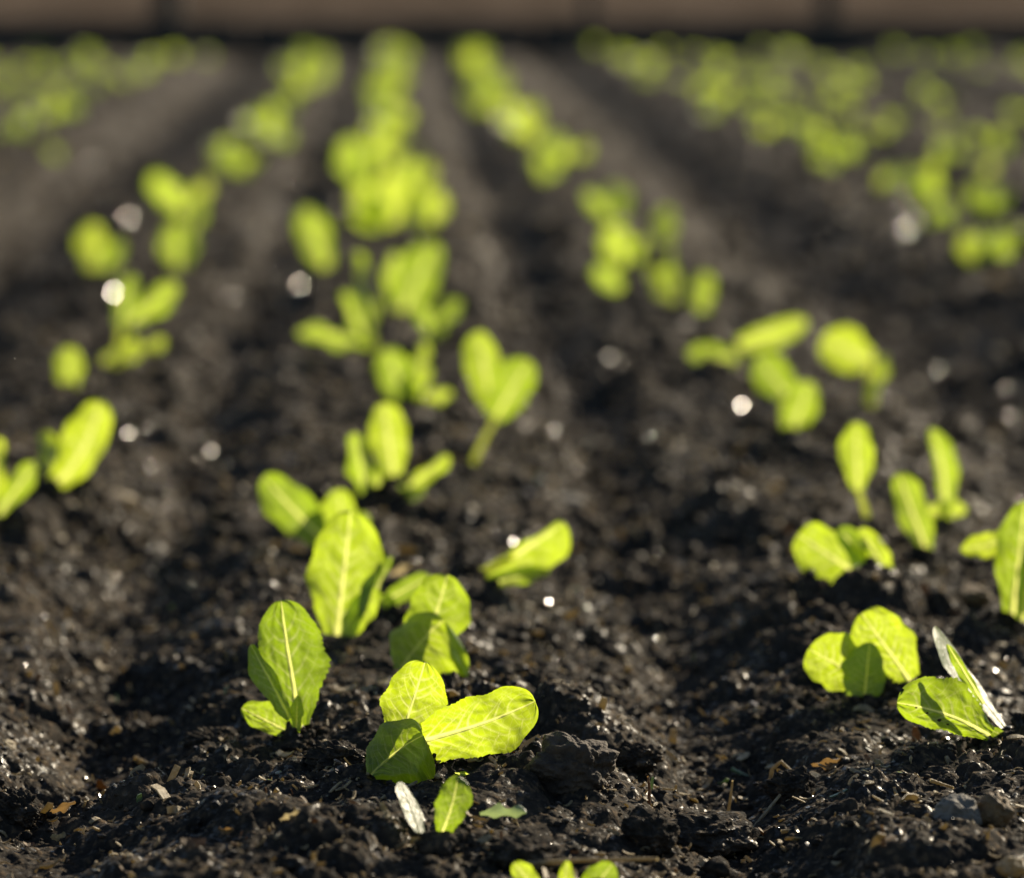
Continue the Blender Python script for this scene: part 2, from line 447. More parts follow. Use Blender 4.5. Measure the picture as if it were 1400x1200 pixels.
    P = cen[:, None, :] + Lv[:, None, :] * (Vv * wid)[..., None] + N[:, None, :] * (body + wave + blis + ridge)[..., None]
    pos = np.stack([U * Ln * fr.k, Vv * wside * fr.k, np.full_like(U, seed * 0.37)], -1)
    F = grid_faces(nu, nv); col = np.tile(np.arange(nv - 1), nu - 1)
    isr = (col >= ic - nc) & (col < ic + nc)
    P = P.reshape(-1, 3); pos = pos.reshape(-1, 3); mask = mask.ravel()
    def pick(f):
        ids, inv = np.unique(f, return_inverse=True)
        return ids, inv.reshape(f.shape)
    if not with_rib: return (P, F, mask, pos), None
    i1, f1 = pick(F[~isr]); i2, f2 = pick(F[isr])
    return (P[i1], f1, mask[i1], pos[i1]), (P[i2], f2)

_seed = [0]
def add_leaf(root, fr, origin, kw, label=None, res=(40, 25), with_rib=True, mat=None):
    _seed[0] += 1
    kw = dict(kw); kw.setdefault('seed', _seed[0]); kw['nu'], kw['nv'] = res
    (v, f, vein, pos), rb = leaf_parts(fr, with_rib=with_rib, **kw)
    lf = mesh_obj('leaf', v - origin, f, mat or M_LEAF, root, attrs={'vein': ('FLOAT', vein), 'leafpos': ('FLOAT_VECTOR', pos)})
    if label: lf['label'] = label
    if with_rib:
        mesh_obj('midrib', rb[0] - origin, rb[1], M_RIB, lf)
    return lf

def stem_mesh(root, origin, pts, r0, r1, mat=None, name='stalk'):
    pts = np.array(pts, float); n = len(pts); m = 8
    T = nrm(np.gradient(pts, axis=0)); A = nrm(np.cross(T, np.array([0.3, 1, 0.2]))); B = np.cross(T, A)
    r = np.linspace(r0, r1, n); an = np.linspace(0, 2 * np.pi, m, endpoint=False)
    Q = pts[:, None] + r[:, None, None] * (np.cos(an)[None, :, None] * A[:, None] + np.sin(an)[None, :, None] * B[:, None])
    i = np.arange(n - 1)[:, None] * m; j = np.arange(m)[None, :]; j2 = (j + 1) % m
    F = np.stack([i + j, i + j2, i + m + j2, i + m + j], -1).reshape(-1, 4)
    return mesh_obj(name, Q.reshape(-1, 3) - origin, F, mat or M_RIB, root)

GRP = {'mid': 'lettuce seedlings in the middle row', 'left': 'lettuce seedlings in the row left of the middle', 'right': 'lettuce seedlings in the row right of the middle'}

def L(b, t, wl, wr, **kw):
    kw.update(b=b, t=t, wl=wl, wr=wr); return kw

STEMS = []
def plant(ground, label, row, leaves, res=(40, 25), stalks=()):
    g = ground_px(*ground)
    z = z_at(g[0], g[1]); g = np.array([g[0], g[1], z])
    d = float((g - CAM) @ fw); STEMS.append((g[0], g[1])) if d < 4 else None
    root = empty('lettuce_seedling', g, label, 'seedling', GRP[row])
    for kw in leaves:
        kw = dict(kw); back = kw.pop('back', 0.0); lab = kw.pop('label', None); mat = kw.pop('mat', None)
        dd = d + back
        if res == LO and 'roll' not in kw:      # the small ones turn their leaves more or less edge on
            kw['roll'] = random.choice((-1, 1)) * random.uniform(5, 48); kw['wl'] *= .92; kw['wr'] *= .92
        if res == LO: kw.setdefault('ruf', .05)
        o = at_depth(0, 0, dd)
        # pixel (x, y) at depth dd -> o + k*(x*rt - y*up)
        fr = Frame(o, rt, up, -fw, dd / FPX)
        add_leaf(root, fr, g, kw, lab, res, True, mat)
    for (x0, y0, x1, y1, r) in stalks:
        k = d / FPX
        a = at_depth(x0, y0, d); c = at_depth(x1, y1, d); mid = (a + c) / 2 + up * 3 * k
        stem_mesh(root, g, [a, (a + mid) / 2, mid, (mid + c) / 2, c], r * k * 1.2, r * k * .8)
    return root

HI = (110, 61); ME = (60, 33); LO = (30, 17)
# --- the sharp plants near the camera
plant((572, 1044), 'sharp lettuce seedling with a curled dark front leaf and a broad leaf reaching right', 'mid', [
    L((546, 1016), (581, 905), 41, 43, um=.52, p0=.42, back=.012, dz=-.004, arch=-.004, cup=.10),
    L((576, 1012), (731, 958), 40, 44, um=.60, p0=.62, pk=1.0, dz=.002, arch=.006, cup=.16, curve=4, shape=2.3),
    L((508, 1058), (578, 1006), 56, 50, hem=.55, um=.55, p0=.16, face=(-.05, .60, .80), cup=-.38, curve=-4, shape=2.6, back=-.030, tipc=.006, label='curled leaf in shade with a bright lower edge'),
], HI)
plant((408, 998), 'upright veined lettuce seedling with a small rounded leaf at its foot', 'left', [
    L((411, 992), (383, 821), 38, 52, um=.58, p0=.26, dz=-.006, arch=-.004, cup=.10, curve=-2, teeth=.06),
    L((397, 982), (344, 880), 26, 10, um=.6, p0=.3, roll=35, cup=.2, back=-.006, dz=.006, label='folded dark blue green leaf'),
    L((404, 1005), (330, 968), 16, 25, um=.55, p0=.30, face=(0, .15, .98), cup=.12, back=.008),
    L((405, 1000), (407, 950), 9, 12, um=.5, p0=.5, dz=.002, back=-.004, roll=-30),
], HI)
plant((600, 1140), 'tiny lettuce seedling with a glaring white leaf beside a green one', 'mid', [
    L((574, 1138), (546, 1073), 20, 18, um=.45, p0=.55, face=(.60, .60, .42), cup=.06, ruf=.006, blis=.25, label='small leaf glaring white in the sun'),
    L((602, 1143), (626, 1060), 22, 24, um=.62, p0=.38, dz=-.003, cup=-.14, arch=.004, teeth=.06, curve=3),
], HI)
plant((470, 866), 'tall glowing lettuce seedling with an upright oval leaf', 'mid', [
    L((460, 868), (479, 699), 48, 50, um=.56, p0=.46, dz=-.006, cup=.08, arch=-.003),
    L((490, 866), (535, 760), 22, 5, um=.6, p0=.35, roll=30, cup=.15, back=.012, label='narrow folded leaf seen edge on'),
    L((478, 866), (512, 800), 18, 22, um=.5, p0=.4, back=.004, dz=.002, roll=-25),
], ME)
plant((462, 750), 'soft-edged lettuce seedling leaning left behind the tall glowing one', 'mid', [
    L((455, 748), (361, 650), 30, 30, um=.55, p0=.25, dz=.008, arch=.004, cup=.14, curve=-3),
    L((470, 748), (464, 668), 30, 24, um=.55, p0=.35, back=.012, roll=-20),
    L((475, 750), (500, 700), 14, 14, um=.55, p0=.35, back=.01),
], ME)
plant((588, 918), 'lettuce seedling with a dark drooping leaf under a bright round one', 'mid', [
    L((580, 892), (612, 786), 40, 44, um=.52, p0=.55, back=.010, dz=-.004, cup=.10),
    L((546, 916), (606, 848), 50, 58, hem=.55, um=.56, p0=.20, face=(-.05, .60, .80), cup=-.38, shape=2.6, back=-.030, curve=-3, tipc=.006, label='drooping leaf in shade with a bright corner'),
    L((585, 916), (642, 906), 12, 14, um=.5, p0=.4, dz=.004, back=-.004),
], ME)
plant((548, 828), 'low lettuce seedling half hidden behind the bright round leaf', 'mid', [
    L((522, 824), (588, 786), 14, 16, um=.6, p0=.4, cup=.2, dz=.003),
    L((545, 828), (510, 815), 9, 9, um=.5, p0=.4, dz=.004),
], ME)
plant((632, 802), 'lettuce seedling with one long leaf stretched flat to the right', 'mid', [
    L((630, 800), (772, 714), 12, 40, um=.76, p0=.16, pk=2.4, cup=.25, roll=22, dz=.004, curve=3, rib=1.6),
    L((640, 802), (752, 780), 12, 12, um=.6, p0=.25, cup=.2, dz=.006, roll=-20),
], ME, stalks=[(626, 806, 704, 757, 6.5)])
plant((1192, 938), 'lettuce seedling of three overlapping leaves beside a dark earth clod', 'right', [
    L((1244, 930), (1178, 838), 34, 40, um=.55, p0=.45, cup=.10, back=.012, dz=-.003, shape=2.4),
    L((1176, 926), (1105, 886), 36, 40, um=.52, p0=.55, cup=.10, back=.006, dz=.002, shape=2.3),
    L((1182, 952), (1190, 878), 34, 26, um=.42, p0=.75, cup=-.20, back=-.010, dz=-.004, shape=1.7, label='front leaf in deep shade'),
], HI)
plant((1368, 1006), 'lettuce seedling with a lying dirt-specked leaf and a white slanting leaf', 'right', [
    L((1354, 1006), (1223, 958), 24, 46, um=.58, p0=.30, cup=-.16, dz=.012, arch=.006, back=-.010, curve=8, teeth=.06, shape=2.4, label='broad lying leaf with dark dirt specks'),
    L((1383, 1005), (1291, 861), 44, 22, um=.62, p0=.22, face=(.63, .67, .39), cup=.03, ruf=.004, blis=.15, rib=.8, curve=-5, back=.010, shape=1.6, label='slanting leaf glaring white in the sun'),
    L((1345, 962), (1295, 880), 9, 6, um=.55, p0=.35, cup=.1, back=.004, roll=-12, blis=.5),
    L((1374, 1006), (1352, 996), 9, 7, um=.5, p0=.5, dz=.004),
], HI)
def specks(leaf, pxs):
    root = leaf.parent; org = np.array(root.location)
    V = np.array([v.co[:] for v in leaf.data.vertices]) + org
    q = V - CAM; dd = q @ fw; X = 700 + FPX * (q @ rt) / dd; Y = 600 - FPX * (q @ up) / dd
    for i, (x, y, r) in enumerate(pxs):
        j = int(np.argmin((X - x) ** 2 + (Y - y) ** 2))
        v = lumpy(ICO1[0], i + 3.3, .4, 1.2) * (r * 1.3, r * .7, r * .8) * dd[j] / FPX
        mesh_obj('dirt_speck', v + V[j] - org - fw * 0.0004, ICO1[1], M_SOIL, leaf)
lying = [o for o in C.objects if o.get('label', '').startswith('broad lying leaf')][0]
specks(lying, [(1233, 943, 3), (1252, 967, 1.5), (1267, 974, 1.8), (1284, 984, 2.6), (1296, 990, 1.6)])
plant((1222, 808), 'fan-shaped lettuce seedling of three leaves leaning left', 'right', [
    L((1206, 808), (1090, 730), 36, 34, um=.60, p0=.40, cup=.10, dz=.006, shape=2.8),
    L((1222, 808), (1146, 722), 20, 20, um=.6, p0=.3, cup=.16, back=-.004, roll=18),
    L((1228, 808), (1176, 722), 12, 17, um=.55, p0=.3, cup=.15, back=-.008, roll=15),
], ME)
plant((1192, 730), 'single upright oval leaf on a thin pale stalk', 'right', [
    L((1173, 670), (1170, 577), 24, 24, um=.52, p0=.3, cup=.12),
], ME, stalks=[(1193, 732, 1173, 668, 5)])
plant((1262, 758), 'lettuce seedling with a tall narrow leaf beside the fan-shaped one', 'right', [
    L((1268, 757), (1228, 646), 22, 24, um=.55, p0=.35, cup=.15, roll=10),
], ME)
plant((1292, 708), 'lettuce seedling with an arched leaf above a flat one', 'right', [
    L((1290, 705), (1272, 586), 10, 22, um=.55, p0=.35, cup=.12, roll=-20, curve=8),
    L((1262, 700), (1320, 697), 14, 10, um=.55, p0=.35, cup=.12, dz=.006),
], ME)
plant((1388, 846), 'large lettuce seedling cut off by the right picture border', 'right', [
    L((1384, 845), (1402, 684), 34, 40, um=.55, p0=.35, cup=.12, roll=8),
    L((1388, 728), (1311, 748), 16, 18, um=.55, p0=.35, cup=.15, dz=.01, back=.02, curve=-6),
    L((1398, 848), (1415, 730), 16, 26, um=.5, p0=.4, cup=.1, back=-.008),
], ME)
plant((830, 1212), 'seedling at the lower border showing only its leaf tips', 'mid', [
    L((740, 1225), (702, 1178), 16, 16, um=.5, p0=.4, roll=5),
    L((770, 1228), (775, 1176), 10, 12, um=.5, p0=.4, roll=10),
    L((800, 1228), (838, 1180), 22, 22, um=.5, p0=.4, roll=-8),
], LO)
# --- softer plants of the three nearest rows, read off the photo one by one
plant((76, 670), 'blurred lettuce seedling with a tall curved leaf near the left border', 'left', [
    L((74, 664), (136, 546), 34, 26, um=.58, p0=.42, cup=.12, curve=12, roll=8, ruf=.03),
    L((80, 668), (60, 590), 22, 20, um=.6, p0=.35, back=.02)], LO)
plant((-4, 708), 'blurred lettuce seedling leaning in from the left border', 'left', [
    L((-4, 706), (48, 632), 16, 16, um=.68, p0=.25, cup=.15, roll=5), L((-12, 706), (-4, 598), 22, 18, um=.6, p0=.3)], LO)
plant((525, 682), 'blurred lettuce seedling with two glowing ovals and a blue green side leaf', 'mid', [
    L((538, 650), (525, 550), 28, 27, um=.5, p0=.4, roll=5, ruf=.02), L((500, 678), (485, 592), 22, 24, um=.52, p0=.4, back=-.01),
    L((545, 676), (614, 622), 10, 16, um=.6, p0=.3, roll=35), L((528, 676), (582, 674), 12, 10, um=.5, p0=.4, dz=.01), L((515, 675), (520, 630), 12, 12, um=.5, p0=.4, dz=.01)], LO)
plant((560, 556), 'blurred lettuce seedling with a cupped pair of leaves', 'mid', [
    L((556, 550), (528, 476), 28, 28, um=.5, p0=.5), L((568, 550), (580, 468), 15, 16, um=.55, p0=.4), L((572, 552), (618, 536), 10, 12, um=.5, p0=.4, dz=.01), L((565, 552), (556, 510), 18, 18, um=.5, p0=.5, dz=.01, back=-.012)], LO)
plant((648, 632), 'blurred lettuce seedling with two broad leaves on a long blue green stalk', 'mid', [
    L((676, 566), (652, 452), 28, 24, um=.55, p0=.3, back=.02, roll=6, ruf=.02), L((676, 572), (724, 492), 34, 26, um=.55, p0=.45, roll=6, ruf=.02)], LO, stalks=[(646, 634, 680, 568, 4)])
plant((505, 480), 'blurred lettuce seedling with a flat leaf pointing left', 'mid', [
    L((512, 468), (408, 452), 18, 18, um=.5, p0=.6, dz=.02), L((510, 476), (488, 346), 14, 14, um=.5, p0=.4, roll=50), L((500, 470), (470, 400), 8, 16, um=.6, p0=.4, roll=-40, label='glinting folded leaf')], LO)
plant((552, 428), 'blurred lettuce seedling with one brilliant slanting leaf', 'mid', [
    L((552, 424), (594, 332), 30, 26, um=.5, p0=.5, roll=5), L((545, 424), (540, 346), 20, 20, um=.5, p0=.4, back=.02)], LO)
plant((600, 468), 'dim blurred lettuce seedling with a hooked olive leaf', 'mid', [
    L((592, 462), (632, 412), 18, 14, um=.6, p0=.4, roll=40, curve=-6), L((600, 466), (572, 412), 14, 14, um=.5, p0=.4, roll=-30)], LO)
plant((445, 370), 'blurred lettuce seedling with a single leaf at the left edge of the middle row', 'mid', [
    L((445, 366), (416, 284), 24, 24, um=.6, p0=.4)], LO)
plant((520, 310), 'broad blurred lettuce seedling closing the dense clump in the middle row', 'mid', [
    L((525, 306), (488, 254), 26, 26, um=.5, p0=.5), L((530, 308), (532, 240), 26, 26, um=.5, p0=.5), L((522, 308), (480, 292), 14, 16, um=.5, p0=.5)], LO)
plant((578, 312), 'blurred lettuce seedling at the right of the dense middle clump', 'mid', [
    L((572, 308), (570, 250), 24, 24, um=.5, p0=.5), L((578, 310), (604, 262), 20, 20, um=.5, p0=.5)], LO)
plant((490, 252), 'blurred round lettuce seedling left of the dense middle clump', 'mid', [
    L((495, 250), (474, 190), 26, 26, um=.5, p0=.5), L((500, 250), (520, 196), 20, 20, um=.5, p0=.5)], LO)
plant((566, 262), 'blurred round lettuce seedling right of the dense middle clump', 'mid', [
    L((562, 260), (560, 218), 22, 22, um=.5, p0=.5), L((568, 260), (590, 222), 15, 15, um=.5, p0=.5)], LO)
plant((1012, 500), 'blurred low lettuce seedling with a long leaf pointing right', 'right', [
    L((1010, 472), (1104, 440), 16, 18, um=.5, p0=.6, roll=6, ruf=.02), L((1008, 492), (940, 482), 14, 16, um=.5, p0=.5, roll=6, ruf=.02)], LO)
plant((1084, 594), 'blurred lettuce seedling of two leaves stepping down to the right', 'right', [
    L((1076, 540), (1034, 488), 26, 28, um=.5, p0=.55, roll=6, ruf=.02), L((1082, 592), (1108, 522), 26, 22, um=.5, p0=.5, back=-.01, roll=-6, ruf=.02)], LO)
plant((1190, 556), 'blurred lettuce seedling with a sunstruck leaf on a pale stalk', 'right', [
    L((1190, 494), (1124, 462), 32, 30, um=.55, p0=.45, roll=5, ruf=.02, label='leaf with a bright glint'), L((1184, 552), (1212, 484), 15, 15, um=.5, p0=.4, roll=45)], LO, stalks=[(1192, 556, 1190, 490, 6)])
plant((908, 416), 'blurred lettuce seedling with a pale glinting leaf', 'right', [
    L((918, 414), (890, 366), 18, 18, um=.5, p0=.5), L((922, 414), (915, 340), 9, 9, um=.5, p0=.5, roll=30)], LO)
plant((958, 428), 'small blurred lettuce seedling with one round leaf', 'right', [
    L((958, 426), (964, 372), 20, 18, um=.5, p0=.5)], LO)
plant((834, 400), 'blurred lettuce seedling lowest of the near clump in the right row', 'right', [
    L((850, 394), (812, 366), 18, 18, um=.5, p0=.5)], LO)
plant((852, 366), 'brightest blurred lettuce seedling amid the clump in the right row', 'right', [
    L((858, 362), (830, 310), 24, 26, um=.5, p0=.5), L((862, 362), (878, 324), 14, 14, um=.5, p0=.5)], LO)
plant((906, 336), 'blurred round lettuce seedling standing off to the side of its row', 'right', [
    L((906, 332), (908, 284), 22, 22, um=.5, p0=.5)], LO)
plant((844, 304), 'blurred lettuce seedling behind the bright clump in the right row', 'right', [
    L((846, 302), (842, 250), 20, 20, um=.5, p0=.5), L((840, 302), (800, 264), 12, 14, um=.5, p0=.5)], LO)
plant((92, 532), 'small blurred lettuce seedling with a single leaf beyond the curved one', 'left', [
    L((96, 530), (94, 474), 22, 20, um=.5, p0=.5)], LO)
plant((160, 504), 'blurred lettuce seedling with a bright fork of leaves and a flat one', 'left', [
    L((165, 450), (178, 376), 18, 18, um=.6, p0=.4), L((178, 440), (242, 388), 18, 22, um=.6, p0=.4), L((140, 494), (226, 468), 18, 16, um=.5, p0=.5)], LO, stalks=[(160, 502, 168, 440, 5)])
plant((128, 372), 'blurred lettuce seedling at the outer edge of the left row', 'left', [
    L((132, 368), (122, 306), 26, 24, um=.5, p0=.5), L((140, 368), (164, 330), 16, 16, um=.5, p0=.5)], LO)
plant((242, 370), 'dim blurred lettuce seedling behind the bright fork', 'left', [
    L((244, 366), (238, 304), 24, 22, um=.5, p0=.5), L((250, 366), (276, 268), 12, 12, um=.5, p0=.5, roll=40)], LO)
plant((240, 290), 'blurred wide lettuce seedling nearer the trench in the left row', 'left', [
    L((256, 286), (206, 240), 26, 26, um=.5, p0=.5), L((258, 286), (286, 246), 14, 14, um=.5, p0=.5)], LO)

crumbs()
# grit added for sun glints: flat faces scattered around one upward tilt
def grit(n):
    V = []; Fc = []; off = 0
    y = 1.6 + 7.5 * rng.random(n) ** 1.25; x = rng.uniform(-1, 1, n) * (0.17 * y + .05) + 0.03 * y
    z = soil(x, y)
    for i in range(n):
        r = 0.00050 * min(y[i], 3.4) ** 0.9 * math.exp(rng.normal(0, .40))
        ax = Vector(rng.normal(0, 1, 3)); R = np.array(Matrix.Rotation(rng.normal(0, .5), 3, ax.normalized())) @ GR0
        v = ICO0[0] * (1.3, 1, .55); v[:, 2] = np.minimum(v[:, 2], .28)
        V.append((v * r) @ R.T + (x[i], y[i], z[i] + r * .5)); Fc.append(ICO0[1] + off); off += len(v)
    tag(mesh_obj('glint_grit', np.concatenate(V), np.concatenate(Fc), M_PEB, smooth=False), kind='stuff')
ICO0 = ico(2)
GR0 = np.array(Vector((.28, .30, .91)).to_track_quat('Z', 'Y').to_matrix())
grit(22000)

# ------------------------------------------------------------------ far seedlings: a few kinds, copied along the rows
def proto(kind):
    r = random.Random(kind * 11 + 5)
    root = bpy.data.objects.new('lettuce_seedling', None); C.objects.link(root)
    root.empty_display_size = 0.01
    n = 3 + kind % 3
    for k in range(n):
        a = 6.28 * k / n + r.uniform(-.5, .5)
        rr = np.array([math.cos(a), math.sin(a), 0]); tt = np.array([math.sin(a), -math.cos(a), 0])
        fr = Frame((0, 0, 0), rr, (0, 0, 1), tt, 0.001)
        Ln = r.uniform(62, 92); e = math.radians(r.uniform(38, 78))
        kw = L((0, 2), (Ln * math.cos(e), -Ln * math.sin(e)), r.uniform(20, 27), r.uniform(20, 27), um=.55, p0=.35, cup=r.uniform(.05, .25), curve=r.uniform(-6, 10), roll=r.uniform(35, 85), dz=r.uniform(-.01, .01))
        add_leaf(root, fr, np.zeros(3), kw, None, (20, 11), False)
    return root
PROTO = [proto(k) for k in range(8)]
used = [False] * len(PROTO)

def put_far(x, y, label, group, scale):
    k = random.randrange(len(PROTO)); p = PROTO[k]
    if not used[k]:
        o = p; used[k] = True
    else:
        o = p.copy(); C.objects.link(o)
        for ch in p.children:
            c = ch.copy(); C.objects.link(c); c.parent = o
    o.location = (x, y, z_at(x, y) - 0.004); o.rotation_euler = (0, 0, random.uniform(0, 6.28))
    o.scale = (scale,) * 3
    tag(o, label, 'seedling', group)

FAR = [  # x of the row, first y, spacing, chance, label, group
    (0.0, 7.3, .33, .97, 'out-of-focus lettuce seedling in the dense far stretch of the middle row', GRP['mid']),
    (-0.3, 7.0, .40, .85, 'out-of-focus lettuce seedling in the far stretch of the row left of the middle', GRP['left']),
    (0.3, 6.6, .32, .95, 'out-of-focus lettuce seedling in the far stretch of the row right of the middle', GRP['right']),
    (0.9, 5.05, .30, 1.0, 'out-of-focus lettuce seedling in the nearest row of the bed beyond the right trench', 'seedlings in the first row past the right trench'),
    (1.2, 6.4, .34, .9, 'out-of-focus lettuce seedling in the second row of the bed beyond the right trench', 'seedlings in the second row past the right trench'),
    (1.5, 8.0, .34, .8, 'out-of-focus lettuce seedling in the third row of the bed beyond the right trench', 'seedlings in the third row past the right trench'),
    (2.1, 11.5, .4, .9, 'out-of-focus lettuce seedling far off in the second bed to the right', 'seedlings in the far right bed'),
    (2.4, 12.5, .4, .9, 'out-of-focus lettuce seedling far off in the second bed to the right', 'seedlings in the far right bed'),
    (-0.9, 8.0, .28, .9, 'out-of-focus lettuce seedling in the nearest row of the bed beyond the left trench', 'seedlings in the first row past the left trench'),
    (-1.2, 10.5, .26, .9, 'out-of-focus lettuce seedling in the second row of the bed beyond the left trench', 'seedlings in the second row past the left trench'),
    (-1.5, 12.0, .26, .9, 'out-of-focus lettuce seedling in the third row of the bed beyond the left trench', 'seedlings in the third row past the left trench'),
]
for x, y, st, pr, lab, grp in FAR:
    while y < 14.9:
        if random.random() < pr:
            xx = x + random.gauss(0, .03 if abs(x) < .5 else .06); yy = y + random.uniform(-.06, .06)
            px, py, d = project((xx, yy, 0.03))
            if -50 < px < 1450:
                put_far(xx, yy, lab, grp, random.uniform(.6, .92) * (.95 if abs(x) < .5 else (.92 if 0 < x < 1 and yy < 8 else .72)))
        y += st

# ------------------------------------------------------------------ single clods, stones, straws
def clod(name, cat, label, px, py, wpx, hpx, mat, seed, sink=0.35, amp=0.3, fine=0.07, group=None, depth_k=1.0):
    g = ground_px(px, py); d = float((g - CAM) @ fw); k = d / FPX
    z = z_at(g[0], g[1])
    v = lumpy(ICO5[0] if wpx > 50 else ICO4[0], seed, amp * 1.4, 1.3, fine * 2.0) * (wpx * k / 2, wpx * k / 2 * depth_k, hpx * k / 2)
    v[:, 2] += hpx * k / 2 * (1 - 2 * sink)
    o = mesh_obj(name, v, (ICO5 if wpx > 50 else ICO4)[1], mat)
    o.location = (g[0], g[1], z)
    return tag(o, label, cat, group)

G_CL = 'separate clods and lumps on the soil'
clod('soil_clod', 'clod', 'large brownish earth clod right of the broad leaf', 783, 1062, 112, 84, M_CLODB, 1.0, .22, .22, .05, G_CL)
clod('soil_clod', 'clod', 'pointed dark earth clod near the bottom edge', 888, 1150, 68, 66, M_SOIL, 2.4, .25, .2, .06, G_CL)
clod('soil_clod', 'clod', 'long low dark clod before the upright straw', 966, 1140, 130, 60, M_SOIL, 3.1, .25, .2, .05, G_CL)
clod('soil_clod', 'clod', 'dark clod topped with dry roots in the right furrow', 1082, 1068, 62, 50, M_SOIL, 4.2, .25, .25, .08, G_CL)
clod('soil_clod', 'clod', 'small black clod in front of the three overlapping leaves', 1224, 938, 36, 26, M_SOIL, 5.3, .25, .25, .1, G_CL)
clod('soil_clod', 'clod', 'black clod at the left border near the bottom', 24, 1110, 60, 50, M_SOIL, 6.1, .25, .25, .08, G_CL)
clod('soil_clod', 'clod', 'lumpy dark clod left of the rounded foot leaf', 290, 1000, 70, 40, M_SOIL, 7.7, .3, .25, .1, G_CL)
clod('soil_clod', 'clod', 'dark clod under the pale wilted leaf', 720, 1160, 90, 40, M_SOIL, 8.4, .3, .22, .08, G_CL)
clod('soil_clod', 'clod', 'rounded dark clod behind the large brownish one', 870, 1030, 64, 40, M_SOIL, 9.2, .3, .22, .1, G_CL)
clod('soil_clod', 'clod', 'dark clod between the veined seedling and the curled leaf', 462, 1040, 80, 46, M_SOIL, 10.1, .3, .22, .1, G_CL)
clod('stone', 'stone', 'pale grey pitted lump at the lower right', 1308, 1112, 66, 62, M_CLODG, 11.3, .2, .16, .03)
clod('stone', 'stone', 'tan lump touching the pale grey pitted one', 1358, 1112, 50, 50, M_TANL, 12.9, .2, .2, .04)
clod('stone', 'stone', 'bright yellow tan lump at the right border near the bottom', 1384, 1178, 36, 28, M_STRAW, 13.1, .2, .2, .04)
clod('stone', 'stone', 'rusty brown blurred lump behind the right front seedlings', 1330, 820, 50, 30, M_TANL, 14.2, .2, .2, .04)
clod('stone', 'stone', 'pale flat blurred stone in the middle of the bed', 776, 682, 52, 22, M_CLODG, 15.2, .2, .15, .03)
clod('stone', 'stone', 'orange tan blurred stone by the left furrow', 303, 706, 34, 22, M_TANL, 16.6, .2, .2, .04)

def straw(label, pts, r, mat=M_STRAW, name='straw', cat='straw', lift=0.0):
    """a stalk through the given pixels; the first one touches the ground"""
    g = ground_px(*pts[0]); d = float((g - CAM) @ fw)
    g = np.array([g[0], g[1], z_at(g[0], g[1])])
    sh = g - at_depth(pts[0][0], pts[0][1], d)
    P = []
    for i in range(len(pts) - 1):
        for s in np.linspace(0, 1, 6, endpoint=(i == len(pts) - 2)):
            x = pts[i][0] * (1 - s) + pts[i + 1][0] * s; y = pts[i][1] * (1 - s) + pts[i + 1][1] * s
            P.append(at_depth(x, y, d) + sh + (0, 0, lift))
    o = stem_mesh(None, g, P, r * d / FPX, r * .55 * d / FPX, mat, name)
    o.location = [float(a) for a in g]
    return tag(o, label, cat, 'single straws and twigs on the soil')
straw('upright orange straw standing before the right furrow', [(993, 1100), (998, 1070), (1002, 1040)], 2.6)
straw('short brown stick standing behind the pointed clod', [(887, 1100), (888, 1075), (886, 1058)], 3.0, M_CHIP)
straw('short tan straw lying across the foot of the right furrow', [(1068, 1124), (1085, 1122), (1102, 1121)], 3.2, lift=.003)
straw('long pale straw lying along the bottom edge', [(700, 1172), (790, 1166), (900, 1164)], 4.5, lift=.004)
straw('forked twig left of the curled leaf', [(322, 1052), (350, 1058), (382, 1060)], 3.2, M_CHIP, lift=.003)
straw('thin green stem slanting down into the right furrow', [(1000, 1045), (1050, 1070), (1090, 1092)], 3.0, M_LIMP, lift=.004)
straw('tan dry root bent over the dark furrow clod', [(1050, 1062), (1056, 1030), (1068, 1020), (1090, 1040)], 3.4, lift=.002)
straw('pale straw sticking out beside the grey lump', [(1272, 1058), (1290, 1064), (1304, 1068)], 3.0, lift=.004)
straw('brown straw curving near the bottom left', [(315, 1128), (330, 1130), (342, 1142)], 3.0, M_CHIP, lift=.002)
straw('tan straw at the far end of the broad clod', [(885, 1052), (900, 1060), (922, 1062)], 2.2, lift=.002)
straw('brown stub standing up at the right bottom', [(1208, 1160), (1207, 1140), (1206, 1132)], 3.4, M_CHIP)

def flake(label, px, py, tx, ty, w, mat, name='dry_leaf', cat='dry leaf', lift=0.003, cup=.35, dz=0.006, rib=False):
    g = ground_px(px, py); d = float((g - CAM) @ fw); g = np.array([g[0], g[1], z_at(g[0], g[1])])
    o0 = at_depth(0, 0, d); fr = Frame(o0 + (g - at_depth(px, py, d)) + np.array([0, 0, lift]), rt, up, -fw, d / FPX)
    _seed[0] += 1
    (v, f, vein, pos), _r = leaf_parts(fr, (px, py), (px + .75 * (tx - px), py + .75 * (ty - py)), w * .6, w * .45, cup=cup * 1.5, um=.5, p0=.3, dz=dz, arch=.003, ruf=.09, teeth=.10, roll=35, nu=30, nv=15, seed=_seed[0], with_rib=False)
    o = mesh_obj(name, v - g, f, mat, attrs={'vein': ('FLOAT', vein), 'leafpos': ('FLOAT_VECTOR', pos)}); o.location = [float(a) for a in g]
    return tag(o, label, cat)
flake('curled golden dry leaf on the dark soil at lower left', 384, 1128, 420, 1106, 12, M_STRAW)
flake('tan papery flake at the left near the bottom', 70, 1136, 98, 1124, 11, M_STRAW)
flake('brown dry leaf near the right foot of the bed', 1140, 1198, 1180, 1172, 12, M_STRAW)
flake('folded brown dry leaf in the right furrow', 1110, 1036, 1165, 1022, 14, M_CHIP)
flake('dull tan dry leaf at the left foot of the bed', 70, 1122, 116, 1100, 12, M_CHIP)
flake('yellow brown flake in front of the left clod', 300, 1112, 326, 1108, 12, M_CHIP)
flake('orange brown flake behind the tall glowing seedling', 535, 782, 568, 764, 12, M_STRAW)
